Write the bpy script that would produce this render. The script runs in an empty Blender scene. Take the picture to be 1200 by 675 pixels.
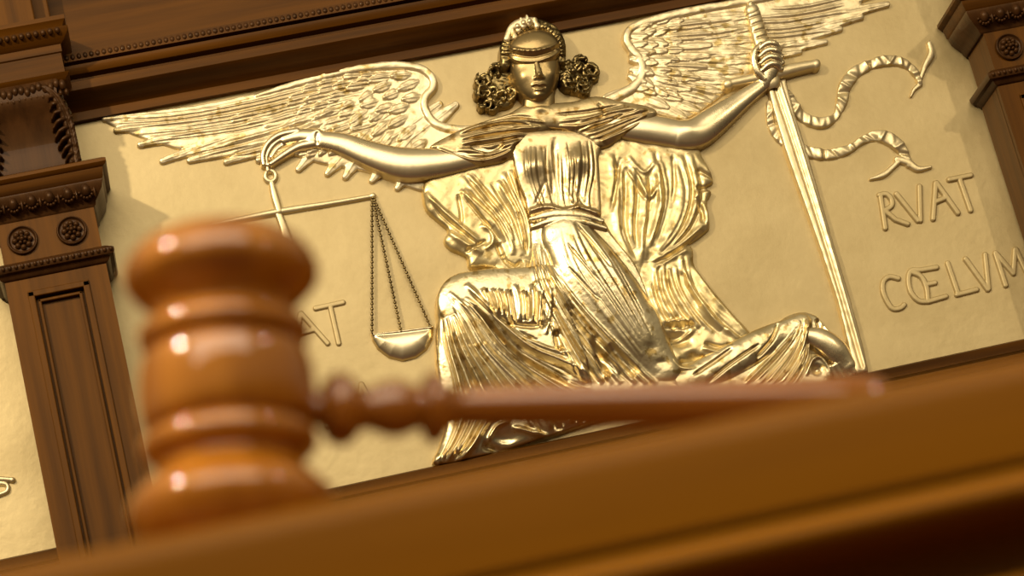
import bpy, bmesh, math, random
import numpy as np
from mathutils import Vector, Matrix

# ------------------------------------------------------------------ camera, world, lights, exposure
SC = bpy.context.scene
COL = SC.collection
FPX = 3000.0
PITCH, YAW, ROLL = [math.radians(v) for v in (16.35, 9.6, -14.32)]
FW = np.array([math.sin(YAW)*math.cos(PITCH), math.cos(YAW)*math.cos(PITCH), math.sin(PITCH)])
_rt = np.array([math.cos(YAW), -math.sin(YAW), 0.0]); _up = np.cross(_rt, FW)
RT = _rt*math.cos(ROLL) + _up*math.sin(ROLL)
UP = -_rt*math.sin(ROLL) + _up*math.cos(ROLL)
DIST = 4.0
CAM = np.array([0, 0, 2.15]) - DIST*FW
cd = bpy.data.cameras.new('camera'); cam = bpy.data.objects.new('camera', cd); COL.objects.link(cam)
M = Matrix(((RT[0], UP[0], -FW[0], CAM[0]), (RT[1], UP[1], -FW[1], CAM[1]), (RT[2], UP[2], -FW[2], CAM[2]), (0, 0, 0, 1)))
cam.matrix_world = M
cd.sensor_width = 36.0; cd.lens = FPX*36/1200.0
cd.dof.use_dof = True; cd.dof.focus_distance = 3.97; cd.dof.aperture_fstop = 10.6
cd.clip_start = 0.05; cd.clip_end = 60
SC.camera = cam

SC.view_settings.view_transform = 'Standard'
try: SC.view_settings.look = 'None'
except Exception: pass
SC.view_settings.gamma = 1.0
SC.view_settings.use_curve_mapping = False
SC.view_settings.exposure = -0.12

w = bpy.data.worlds.new('world'); SC.world = w; w.use_nodes = True
nt = w.node_tree; nt.nodes.clear()
wo = nt.nodes.new('ShaderNodeOutputWorld'); bg = nt.nodes.new('ShaderNodeBackground')
tc = nt.nodes.new('ShaderNodeTexCoord'); sx = nt.nodes.new('ShaderNodeSeparateXYZ')
cr = nt.nodes.new('ShaderNodeValToRGB')
mp = nt.nodes.new('ShaderNodeMapRange'); mp.inputs[1].default_value = -1; mp.inputs[2].default_value = 1
nt.links.new(tc.outputs['Generated'], sx.inputs[0]); nt.links.new(sx.outputs['Z'], mp.inputs[0])
nt.links.new(mp.outputs[0], cr.inputs[0]); nt.links.new(cr.outputs[0], bg.inputs[0]); nt.links.new(bg.outputs[0], wo.inputs[0])
e = cr.color_ramp.elements
e[0].position = 0.0; e[0].color = (0.012, 0.007, 0.003, 1)
e[1].position = 1.0; e[1].color = (0.55, 0.46, 0.30, 1)
for p_, c_ in ((0.40, (0.016, 0.010, 0.005, 1)), (0.478, (0.085, 0.062, 0.034, 1)), (0.56, (0.34, 0.28, 0.18, 1)), (0.72, (0.36, 0.30, 0.19, 1))):
    q = e.new(p_); q.color = c_
bg.inputs[1].default_value = 0.82

def area(name, loc, target, size, power, color, shape='DISK', sy=None):
    l = bpy.data.lights.new(name, 'AREA'); l.energy = power; l.color = color; l.shape = shape; l.size = size
    if sy: l.size_y = sy
    o = bpy.data.objects.new(name, l); COL.objects.link(o)
    o.location = loc
    d = Vector(target) - Vector(loc)
    o.rotation_euler = d.to_track_quat('-Z', 'Y').to_euler()
    return o
WARM = (1.0, 0.84, 0.60)
area('ceiling_lamp_left', (-2.75, -3.7, 4.2), (-0.1, -0.4, 1.9), 0.17, 185, WARM)
area('ceiling_lamp_right', (2.9, -4.6, 3.7), (0.1, -0.3, 1.9), 0.16, 24, WARM)
area('ceiling_glow', (-0.4, -5.5, 4.6), (0, 0, 2.0), 5.0, 205, (1.0, 0.87, 0.68), 'RECTANGLE', 3.2)

# ------------------------------------------------------------------ helpers
def ray(px, py): return FW + RT*((px-600)/FPX) - UP*((py-337.5)/FPX)
def U(px, py, lift=0.0):
    """point of the wall-parallel plane Y=-lift seen at a place of the photograph"""
    r = ray(px, py); return CAM + r*((-lift-CAM[1])/r[1])
def projX(X, Y, Z):
    dx, dy, dz = X-CAM[0], Y-CAM[1], Z-CAM[2]
    z = dx*FW[0]+dy*FW[1]+dz*FW[2]
    return 600+FPX*(dx*RT[0]+dy*RT[1]+dz*RT[2])/z, 337.5-FPX*(dx*UP[0]+dy*UP[1]+dz*UP[2])/z
K = DIST/FPX
HS = .74*K      # depth of the relief per unit of modelled height

def link(name, me, mat, parent=None, smooth=True):
    o = bpy.data.objects.new(name, me); COL.objects.link(o)
    if mat is not None: me.materials.append(mat)
    if smooth: me.polygons.foreach_set('use_smooth', [True]*len(me.polygons))
    if parent is not None: o.parent = parent; 
    if parent is not None and parent.type == 'MESH':
        pass
    return o
def tag(o, label=None, cat=None, group=None, kind=None):
    if label: o['label'] = label
    if cat: o['category'] = cat
    if group: o['group'] = group
    if kind: o['kind'] = kind
    return o
def empty(name, loc=(0, 0, 0)):
    o = bpy.data.objects.new(name, None); COL.objects.link(o); o.location = loc; o.empty_display_size = .05
    return o
def adopt(ch, par):
    """parent while keeping world-space geometry (all parents are translated only)"""
    ch.parent = par
    L = Vector((0, 0, 0)); p = par
    while p is not None: L += Vector(p.location); p = p.parent
    ch.location = Vector(ch.location) - L
    return ch
def bm_obj(name, bm, mat, parent=None, smooth=False, bevel=0, angle=None):
    me = bpy.data.meshes.new(name); bmesh.ops.recalc_face_normals(bm, faces=bm.faces); bm.to_mesh(me); bm.free()
    o = link(name, me, mat, None, smooth)
    if angle and smooth:
        try: me.set_sharp_from_angle(angle=math.radians(angle))
        except Exception: pass
    if bevel:
        m = o.modifiers.new('bevel', 'BEVEL'); m.width = bevel; m.segments = 2; m.limit_method = 'ANGLE'
    if parent is not None: adopt(o, parent)
    return o
def add_box(bm, x0, x1, y0, y1, z0, z1):
    v = [bm.verts.new((x, y, z)) for x in (x0, x1) for y in (y0, y1) for z in (z0, z1)]
    for f in ((0, 1, 3, 2), (4, 6, 7, 5), (0, 4, 5, 1), (2, 3, 7, 6), (0, 2, 6, 4), (1, 5, 7, 3)):
        bm.faces.new([v[i] for i in f])
def add_prism_x(bm, prof, x0, x1):
    """closed profile [(y,z)] extruded along X"""
    a = [bm.verts.new((x0, y, z)) for y, z in prof]; b = [bm.verts.new((x1, y, z)) for y, z in prof]
    n = len(prof)
    for i in range(n): bm.faces.new((a[i], a[(i+1) % n], b[(i+1) % n], b[i]))
    bm.faces.new(a); bm.faces.new(b[::-1])
def add_capmould(bm, x0, x1, yb, prof, yback=-.0055):
    """moulding wrapped round three sides: prof [(projection,z)] bottom to top, block front at y=-yb"""
    rings = []
    for p, z in prof:
        rings.append([bm.verts.new(c) for c in ((x0-p, yback, z), (x0-p, -yb-p, z), (x1+p, -yb-p, z), (x1+p, yback, z))])
    for r, s in zip(rings, rings[1:]):
        for i in range(4): bm.faces.new((r[i], r[(i+1) % 4], s[(i+1) % 4], s[i]))
    bm.faces.new(rings[0]); bm.faces.new(rings[-1][::-1])
def add_ball(bm, c, rx, ry, rz, seg=10, rings=7):
    m = Matrix.Translation(c) @ Matrix.Diagonal((rx, ry, rz, 1))
    bmesh.ops.create_uvsphere(bm, u_segments=seg, v_segments=rings, radius=1.0, matrix=m)
def add_lathe(bm, prof, origin, axis, seg=64):
    ax = Vector(axis).normalized(); t = ax.orthogonal().normalized(); u = ax.cross(t)
    O = Vector(origin); rings = []
    for r, h in prof:
        if r < 1e-6: rings.append([bm.verts.new(O+ax*h)]); continue
        rings.append([bm.verts.new(O+ax*h+(t*math.cos(2*math.pi*i/seg)+u*math.sin(2*math.pi*i/seg))*r) for i in range(seg)])
    for a, b in zip(rings, rings[1:]):
        if len(a) == 1 and len(b) == 1: continue
        for i in range(seg):
            j = (i+1) % seg
            if len(a) == 1: bm.faces.new((a[0], b[j], b[i]))
            elif len(b) == 1: bm.faces.new((a[i], a[j], b[0]))
            else: bm.faces.new((a[i], a[j], b[j], b[i]))
def smooth_prof(pts, sub=6):
    return [tuple(p) for p in catmull(np.array(pts, float), sub)]

def catmull(P, sub=6, closed=False):
    P = np.asarray(P, float); n = len(P)
    if n < 3 and not closed: return P if n > 1 else P
    out = []
    idx = range(n if closed else n-1)
    for i in idx:
        if closed: p0, p1, p2, p3 = P[(i-1) % n], P[i], P[(i+1) % n], P[(i+2) % n]
        else: p0, p1, p2, p3 = P[max(i-1, 0)], P[i], P[i+1], P[min(i+2, n-1)]
        for k in range(sub):
            t = k/sub
            out.append(.5*((2*p1)+(p2-p0)*t+(2*p0-5*p1+4*p2-p3)*t*t+(3*p1-p0-3*p2+p3)*t**3))
    if not closed: out.append(P[-1])
    return np.array(out)

# ------------------------------------------------------------------ materials
def nodes(name):
    m = bpy.data.materials.new(name); m.use_nodes = True
    t = m.node_tree; b = t.nodes['Principled BSDF']
    return m, t, b
def wood(name, dark, light, axis='X', rough=0.35, coat=0.3, scale=1.0, bump=0.15, spec=.22, cior=1.5):
    m, t, b = nodes(name)
    c = t.nodes.new('ShaderNodeTexCoord'); mp = t.nodes.new('ShaderNodeMapping')
    s = {'X': (1.2, 26, 26), 'Z': (26, 26, 1.2)}[axis]
    mp.inputs['Scale'].default_value = [v*scale for v in s]
    n = t.nodes.new('ShaderNodeTexNoise'); n.inputs['Scale'].default_value = 1.6; n.inputs['Detail'].default_value = 6; n.inputs['Roughness'].default_value = .6
    r = t.nodes.new('ShaderNodeValToRGB'); r.color_ramp.elements[0].position = .32; r.color_ramp.elements[1].position = .7
    r.color_ramp.elements[0].color = (*dark, 1); r.color_ramp.elements[1].color = (*light, 1)
    t.links.new(c.outputs['Object'], mp.inputs[0]); t.links.new(mp.outputs[0], n.inputs['Vector'])
    t.links.new(n.outputs['Fac'], r.inputs[0]); t.links.new(r.outputs[0], b.inputs['Base Color'])
    bp = t.nodes.new('ShaderNodeBump'); bp.inputs['Strength'].default_value = bump; bp.inputs['Distance'].default_value = .002
    t.links.new(n.outputs['Fac'], bp.inputs['Height']); t.links.new(bp.outputs[0], b.inputs['Normal'])
    b.inputs['Roughness'].default_value = rough; b.inputs['Coat Weight'].default_value = coat; b.inputs['Coat Roughness'].default_value = .03; b.inputs['Coat IOR'].default_value = cior; b.inputs['Specular IOR Level'].default_value = spec; b.inputs['Specular Tint'].default_value = (1, .62, .32, 1); b.inputs['Coat Tint'].default_value = (1, .8, .6, 1)
    return m
def gold(name, c1, c2, metallic=.9, rough=.34, bump=.25, bscale=90, spot=None, spotcol=None):
    m, t, b = nodes(name)
    c = t.nodes.new('ShaderNodeTexCoord')
    n = t.nodes.new('ShaderNodeTexNoise'); n.inputs['Scale'].default_value = 9; n.inputs['Detail'].default_value = 7; n.inputs['Roughness'].default_value = .65
    r = t.nodes.new('ShaderNodeValToRGB'); r.color_ramp.elements[0].position = .3; r.color_ramp.elements[1].position = .7
    r.color_ramp.elements[0].color = (*c1, 1); r.color_ramp.elements[1].color = (*c2, 1)
    t.links.new(c.outputs['Object'], n.inputs['Vector']); t.links.new(n.outputs['Fac'], r.inputs[0])
    last = r.outputs[0]
    if spotcol:
        n3 = t.nodes.new('ShaderNodeTexNoise'); n3.inputs['Scale'].default_value = 60; n3.inputs['Detail'].default_value = 4
        r3 = t.nodes.new('ShaderNodeValToRGB'); r3.color_ramp.elements[0].position = spot; r3.color_ramp.elements[1].position = spot+.09
        mx = t.nodes.new('ShaderNodeMix'); mx.data_type = 'RGBA'
        t.links.new(c.outputs['Object'], n3.inputs['Vector']); t.links.new(n3.outputs['Fac'], r3.inputs[0])
        t.links.new(r3.outputs[0], mx.inputs[0]); t.links.new(last, mx.inputs[6]); mx.inputs[7].default_value = (*spotcol, 1)
        last = mx.outputs[2]
    t.links.new(last, b.inputs['Base Color'])
    n2 = t.nodes.new('ShaderNodeTexNoise'); n2.inputs['Scale'].default_value = bscale; n2.inputs['Detail'].default_value = 5
    bp = t.nodes.new('ShaderNodeBump'); bp.inputs['Strength'].default_value = bump; bp.inputs['Distance'].default_value = .002
    t.links.new(c.outputs['Object'], n2.inputs['Vector']); t.links.new(n2.outputs['Fac'], bp.inputs['Height']); t.links.new(bp.outputs[0], b.inputs['Normal'])
    rr = t.nodes.new('ShaderNodeMapRange'); rr.inputs[3].default_value = rough-.07; rr.inputs[4].default_value = rough+.1
    t.links.new(n.outputs['Fac'], rr.inputs[0]); t.links.new(rr.outputs[0], b.inputs['Roughness'])
    b.inputs['Metallic'].default_value = metallic
    return m
def plain(name, col, rough=.8, metallic=0):
    m, t, b = nodes(name)
    c = t.nodes.new('ShaderNodeTexCoord'); n = t.nodes.new('ShaderNodeTexNoise'); n.inputs['Scale'].default_value = 30
    r = t.nodes.new('ShaderNodeValToRGB'); r.color_ramp.elements[0].color = (*[v*.8 for v in col], 1); r.color_ramp.elements[1].color = (*[min(1, v*1.15) for v in col], 1)
    t.links.new(c.outputs['Object'], n.inputs['Vector']); t.links.new(n.outputs['Fac'], r.inputs[0]); t.links.new(r.outputs[0], b.inputs['Base Color'])
    b.inputs['Roughness'].default_value = rough; b.inputs['Metallic'].default_value = metallic
    return m
W_DARK = wood('dark_oak_horizontal', (.032, .0100, .0006), (.100, .034, .0020), 'X', .42, .02)
W_DARKV = wood('dark_oak_vertical', (.040, .0130, .0007), (.112, .039, .0022), 'Z', .42, .02)
W_CARVE = wood('carved_oak', (.024, .0095, .003), (.062, .025, .007), 'Z', .38, .12, 1, .3)
W_BENCH = wood('honey_oak', (.138, .049, .0008), (.215, .081, .0012), 'X', .42, .06, .6, .05)
W_GAVEL = wood('polished_cherry', (.27, .112, .008), (.46, .215, .022), 'Z', .34, 1.0, 1.5, .03, .3, 1.7)
W_HANDLE = wood('polished_cherry_handle', (.18, .066, .003), (.29, .115, .008), 'X', .34, 1.0, 1.0, .03, .3, 1.7)
G_PLATE = gold('gilded_plate', (.42, .315, .135), (.54, .42, .20), .45, .46, .25, 70)
G_SKIN = gold('gilt_skin', (.68, .55, .31), (.80, .67, .42), .90, .27, .10, 60)
G_FACE = gold('tarnished_shaded_gilt', (.32, .22, .09), (.46, .34, .15), .92, .30, .15, 90)  # tarnish, with the top moulding's shade mixed into the colour
G_BODICE = gold('gilt_bodice', (.48, .36, .17), (.70, .56, .31), .92, .30, .25, 90, .58, (.36, .24, .09))
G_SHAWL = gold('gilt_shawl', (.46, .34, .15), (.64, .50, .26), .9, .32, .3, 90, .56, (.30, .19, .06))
G_CLOTH = gold('gilt_cloth', (.56, .44, .21), (.82, .70, .44), .93, .29, .35, 110, .57, (.42, .29, .10))
G_MANTLE = gold('gilt_mantle', (.58, .45, .19), (.78, .64, .34), .82, .38, .35, 75, .58, (.46, .33, .12))
G_WING = gold('gilt_feathers', (.68, .54, .28), (.86, .73, .46), .72, .38, .45, 80, .58, (.50, .36, .13))
G_HAIR = gold('dark_gilt_hair', (.10, .070, .025), (.34, .25, .10), .95, .30, .5, 120)
G_SWORD = gold('gilt_sword', (.64, .51, .27), (.76, .64, .38), .75, .38, .25, 80)

# ------------------------------------------------------------------ relief sculpting on a height field
RNG = np.random.RandomState(7)
class Field:
    def __init__(s, x0, y0, x1, y1, lift, step=.00115):
        lift *= .74; s.lift = lift; s.hk = HS; s.yo = 0.0
        P = np.array([U(x, y, lift) for x, y in ((x0, y0), (x1, y0), (x1, y1), (x0, y1))])
        s.X, s.Z = np.meshgrid(np.arange(P[:, 0].min(), P[:, 0].max(), step), np.arange(P[:, 2].min(), P[:, 2].max(), step))
        s.px, s.py = projX(s.X, -lift, s.Z)
        s.H = np.full(s.X.shape, -3.0)
    def win(s, P, m):
        return (s.px > P[:, 0].min()-m) & (s.px < P[:, 0].max()+m) & (s.py > P[:, 1].min()-m) & (s.py < P[:, 1].max()+m)
    def dist(s, P, idx):
        x = s.px[idx]; y = s.py[idx]
        best = np.full(x.shape, 1e9); T = np.zeros(x.shape); S = np.zeros(x.shape)
        L = np.hypot(*(P[1:]-P[:-1]).T); tot = max(L.sum(), 1e-6); acc = 0
        for a, b, l in zip(P[:-1], P[1:], L):
            dx, dy = b-a; q = dx*dx+dy*dy
            if q < 1e-9: continue
            u = np.clip(((x-a[0])*dx+(y-a[1])*dy)/q, 0, 1)
            ex = x-a[0]-u*dx; ey = y-a[1]-u*dy; d = np.hypot(ex, ey)
            k = d < best
            best[k] = d[k]; T[k] = (acc+u[k]*l)/tot; S[k] = np.sign(dx*ey-dy*ex)[k]
            acc += l
        return best, T, S
    @staticmethod
    def ramp(e, top):
        return np.where(e > 0, top, np.maximum(-3.0, top+(top+3)*e/1.3))
    def tube(s, pts, r, base=0, k=1.0, shaft=0, tilt=0, raw=False, flat=0):
        P = np.asarray(pts, float)
        P = P if raw else catmull(P, 5)
        r = np.atleast_1d(np.asarray(r, float)); base = np.atleast_1d(np.asarray(base, float))
        if len(r) > 2: r = catmull(np.c_[r, r], 6)[:, 0]
        if len(base) > 2: base = catmull(np.c_[base, base], 6)[:, 0]
        idx = s.win(P, r.max()+2)
        if not idx.any(): return s
        d, T, S = s.dist(P, idx)
        R = np.interp(T, np.linspace(0, 1, len(r)), r); B = np.interp(T, np.linspace(0, 1, len(base)), base)
        q = np.clip(d/np.maximum(R, .1), 0, 1)
        if flat: q = np.clip((q-flat)/(1-flat), 0, 1)
        top = B+k*R*np.sqrt(np.maximum(0, 1-q*q))+tilt*S*d
        if shaft: top = top+shaft*np.exp(-(d/1.1)**2)
        h = s.ramp(R-d, top)
        s.H[idx] = np.maximum(s.H[idx], h); return s
    def poly(s, pts, base, dome=0, R=10, smooth=True, cut=False, inner=None):
        P = catmull(pts, 4, True) if smooth else np.asarray(pts, float)
        idx = s.win(P, 3); Q = np.vstack([P, P[:1]])
        d, T, S = s.dist(Q, idx); x = s.px[idx]; y = s.py[idx]
        ins = np.zeros(x.shape, bool)
        for a, b in zip(Q[:-1], Q[1:]):
            c = (a[1] > y) != (b[1] > y)
            with np.errstate(divide='ignore', invalid='ignore'):
                ins ^= c & (x < (b[0]-a[0])*(y-a[1])/((b[1]-a[1]) or 1e-9)+a[0])
        e = np.where(ins, d, -d)
        q = np.clip(e/R, 0, 1)
        top = base+dome*np.sqrt(np.maximum(0, 1-(1-q)**2))
        h = s.ramp(e, top)
        if cut: s.H[idx] = np.where(ins, np.minimum(s.H[idx], base), s.H[idx])
        else: s.H[idx] = np.maximum(s.H[idx], h)
        return s
    def ridge(s, pts, w, a, taper=.18, sub=5):
        P = catmull(pts, sub); w_ = np.atleast_1d(np.asarray(w, float))
        idx = s.win(P, w_.max()*2.6) & (s.H > -1)
        if not idx.any(): return s
        d, T, S = s.dist(P, idx)
        W = np.interp(T, np.linspace(0, 1, len(w_)), w_)
        tp = np.clip(np.minimum(T, 1-T)/taper, 0, 1)**.7 if taper else 1
        s.H[idx] += a*np.exp(-(d/W)**2)*tp; return s
    def fan(s, A, B, n, w, a, jit=.25, groove=True, seed=1):
        rs = np.random.RandomState(seed)
        A = catmull(A, 5); B = catmull(B, 5)
        m = 14
        def res(C):
            L = np.r_[0, np.cumsum(np.hypot(*(C[1:]-C[:-1]).T))]; q = np.linspace(0, L[-1], m)
            return np.c_[np.interp(q, L, C[:, 0]), np.interp(q, L, C[:, 1])]
        A = res(A); B = res(B)
        for i in range(n):
            t = (i+.5+rs.uniform(-jit, jit))/n
            b = rs.uniform(-.35, .35)/n
            tt = np.clip(t+b*np.sin(np.linspace(0, math.pi, m)), 0, 1)[:, None]
            C = A*(1-tt)+B*tt
            i0 = rs.randint(0, 3); i1 = m-rs.randint(0, 3)
            aa = a*rs.uniform(.65, 1.25)
            s.ridge(C[i0:i1], [w*rs.uniform(.8, 1.1), w*rs.uniform(.9, 1.3)], aa, sub=1)
            if groove:
                off = .5/n
                C2 = A*(1-np.clip(tt+off, 0, 1))+B*np.clip(tt+off, 0, 1)
                s.ridge(C2[i0:i1], w*.55, -aa*.8, sub=1)
        return s
    def bump(s, cx, cy, rx, ry, a, ang=0):
        c, n = math.cos(ang), math.sin(ang); dx = s.px-cx; dy = s.py-cy
        u = (dx*c+dy*n)/rx; v = (-dx*n+dy*c)/ry
        g = a*np.exp(-(u*u+v*v)); k = s.H > -1
        s.H[k] += g[k]; return s
    def ball(s, cx, cy, rx, ry, base, h, ang=0):
        c, n = math.cos(ang), math.sin(ang); dx = s.px-cx; dy = s.py-cy
        u = (dx*c+dy*n)/rx; v = (-dx*n+dy*c)/ry; q = np.sqrt(u*u+v*v)
        top = base+h*np.sqrt(np.maximum(0, 1-q*q))
        hh = s.ramp((1-q)*min(rx, ry), top)
        s.H = np.maximum(s.H, hh); return s
    def noise(s, amp, f0=.12, f1=.5, n=14, seed=3):
        rs = np.random.RandomState(seed); N = np.zeros(s.H.shape)
        for i in range(n):
            f = rs.uniform(f0, f1); a = rs.uniform(0, math.pi*2); p = rs.uniform(0, 6.3)
            N += np.sin((s.px*math.cos(a)+s.py*math.sin(a))*f+p+1.5*np.sin(s.px*f*.37*math.sin(a)+s.py*f*.31+p))
        k = s.H > 0; s.H[k] += (amp*N/math.sqrt(n))[k]; return s
    def data(s):
        H = s.H; keep = H > -1.2
        q = keep[:-1, :-1] | keep[1:, :-1] | keep[:-1, 1:] | keep[1:, 1:]
        use = np.zeros(H.shape, bool)
        use[:-1, :-1] |= q; use[1:, :-1] |= q; use[:-1, 1:] |= q; use[1:, 1:] |= q
        ix = np.full(H.shape, -1, np.int64); ix[use] = np.arange(use.sum())
        V = np.c_[s.X[use], s.yo-H[use]*s.hk, s.Z[use]]
        Fc = np.c_[ix[:-1, :-1][q], ix[:-1, 1:][q], ix[1:, 1:][q], ix[1:, :-1][q]]
        return V, Fc
class Carving(Field):
    """height field on a flat front at y=yo, drawn in millimetres from its top-left corner"""
    def __init__(s, x0, x1, z0, z1, yo, step=.0011, flip=False):
        s.lift = 0; s.hk = .001; s.yo = yo
        s.X, s.Z = np.meshgrid(np.arange(x0, x1, step), np.arange(z0, z1, step))
        s.px = (x1-s.X)*1000 if flip else (s.X-x0)*1000; s.py = (z1-s.Z)*1000
        s.H = np.full(s.X.shape, -3.0)
def field_obj(name, fields, mat, parent, extra=None):
    Vs, Fs, n = [], [], 0
    for f in (fields if isinstance(fields, (list, tuple)) else [fields]):
        V, Fc = f.data(); Vs.append(V); Fs.append(Fc+n); n += len(V)
    V = np.vstack(Vs); Fc = np.vstack(Fs)
    me = bpy.data.meshes.new(name)
    me.vertices.add(len(V)); me.vertices.foreach_set('co', V.ravel())
    me.loops.add(Fc.size); me.loops.foreach_set('vertex_index', Fc.ravel())
    me.polygons.add(len(Fc)); me.polygons.foreach_set('loop_start', np.arange(0, Fc.size, 4)); me.polygons.foreach_set('loop_total', np.full(len(Fc), 4))
    me.update(calc_edges=True); me.validate()
    o = link(name, me, mat); adopt(o, parent)
    if extra:      # the first field (head and neck) is darker: tarnish plus moulding shade in the colour
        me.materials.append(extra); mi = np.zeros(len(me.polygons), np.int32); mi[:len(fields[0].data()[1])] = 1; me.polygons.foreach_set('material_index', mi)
    return o

# ------------------------------------------------------------------ setting
X_LS0, X_LS1 = -0.7595, -0.607           # left pilaster shaft
X_RS0, X_RS1 = 0.8235, 0.976             # right pilaster shaft
Z_RAIL, Z_TOP = 1.893, 2.570
bm = bmesh.new(); add_box(bm, -4, 4, 0.03, 0.18, 0, 3.6)
tag(bm_obj('wall_back', bm, W_DARK), kind='structure')
bm = bmesh.new(); add_box(bm, -4, 4, -7.5, 0.18, -0.08, 0)
tag(bm_obj('floor', bm, plain('floor_carpet', (.10, .03, .02), .95)), kind='structure')

# long moulded frame above the relief, bead row and flat frieze board, between the pilasters
def bead_row(bm, x0, x1, y, z, step, r):
    x = x0+step/2; i = 0
    while x < x1:
        add_ball(bm, (x, y, z), r*.8, r*.75, r, 8, 5); x += step
def top_frame(x0, x1):
    bm = bmesh.new()
    prof = [(.03, 2.556), (-.012, 2.556), (-.012, 2.570), (-.022, 2.578), (-.034, 2.581), (-.040, 2.586), (-.046, 2.588), (-.050, 2.592), (-.050, 2.606),
            (-.044, 2.609), (-.044, 2.612), (-.054, 2.616), (-.058, 2.624), (-.058, 2.630), (-.050, 2.632), (-.050, 2.634), (-.060, 2.636), (-.060, 2.650), (-.050, 2.653), (-.03, 2.656), (-.03, 3.2), (.03, 3.2)]
    add_prism_x(bm, prof, x0, x1)
    o = bm_obj('trim_1', bm, W_DARK, smooth=True, angle=35)
    bm = bmesh.new(); bead_row(bm, x0, x1, -.0575, 2.643, .0098, .0062)
    bm_obj('carved_bead_row', bm, W_CARVE, o, smooth=True)
    return o
o = top_frame(X_LS1-.01, X_RS0+.01); tag(o, kind='structure')
o = top_frame(-1.6, X_LS0+.01); o.name = 'trim_2'; tag(o, kind='structure')
def bottom_rail(x0, x1, nm):
    bm = bmesh.new()
    prof = [(.03, Z_RAIL+.003), (-.008, Z_RAIL+.003), (-.013, Z_RAIL), (-.016, 1.885), (-.018, 1.877), (-.006, 1.8755), (-.006, 1.871), (-.028, 1.870), (-.036, 1.867), (-.040, 1.862), (-.040, 1.855), (-.034, 1.853), (-.034, 1.850),
            (-.054, 1.848), (-.060, 1.842), (-.060, 1.80), (-.07, 1.79), (-.07, 1.2), (.03, 1.2)]
    add_prism_x(bm, prof, x0, x1)
    return tag(bm_obj(nm, bm, W_DARK, smooth=True, angle=35), kind='structure')
bottom_rail(X_LS1-.01, X_RS0+.01, 'trim_3')
bottom_rail(-1.6, X_LS0+.01, 'trim_4')

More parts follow.
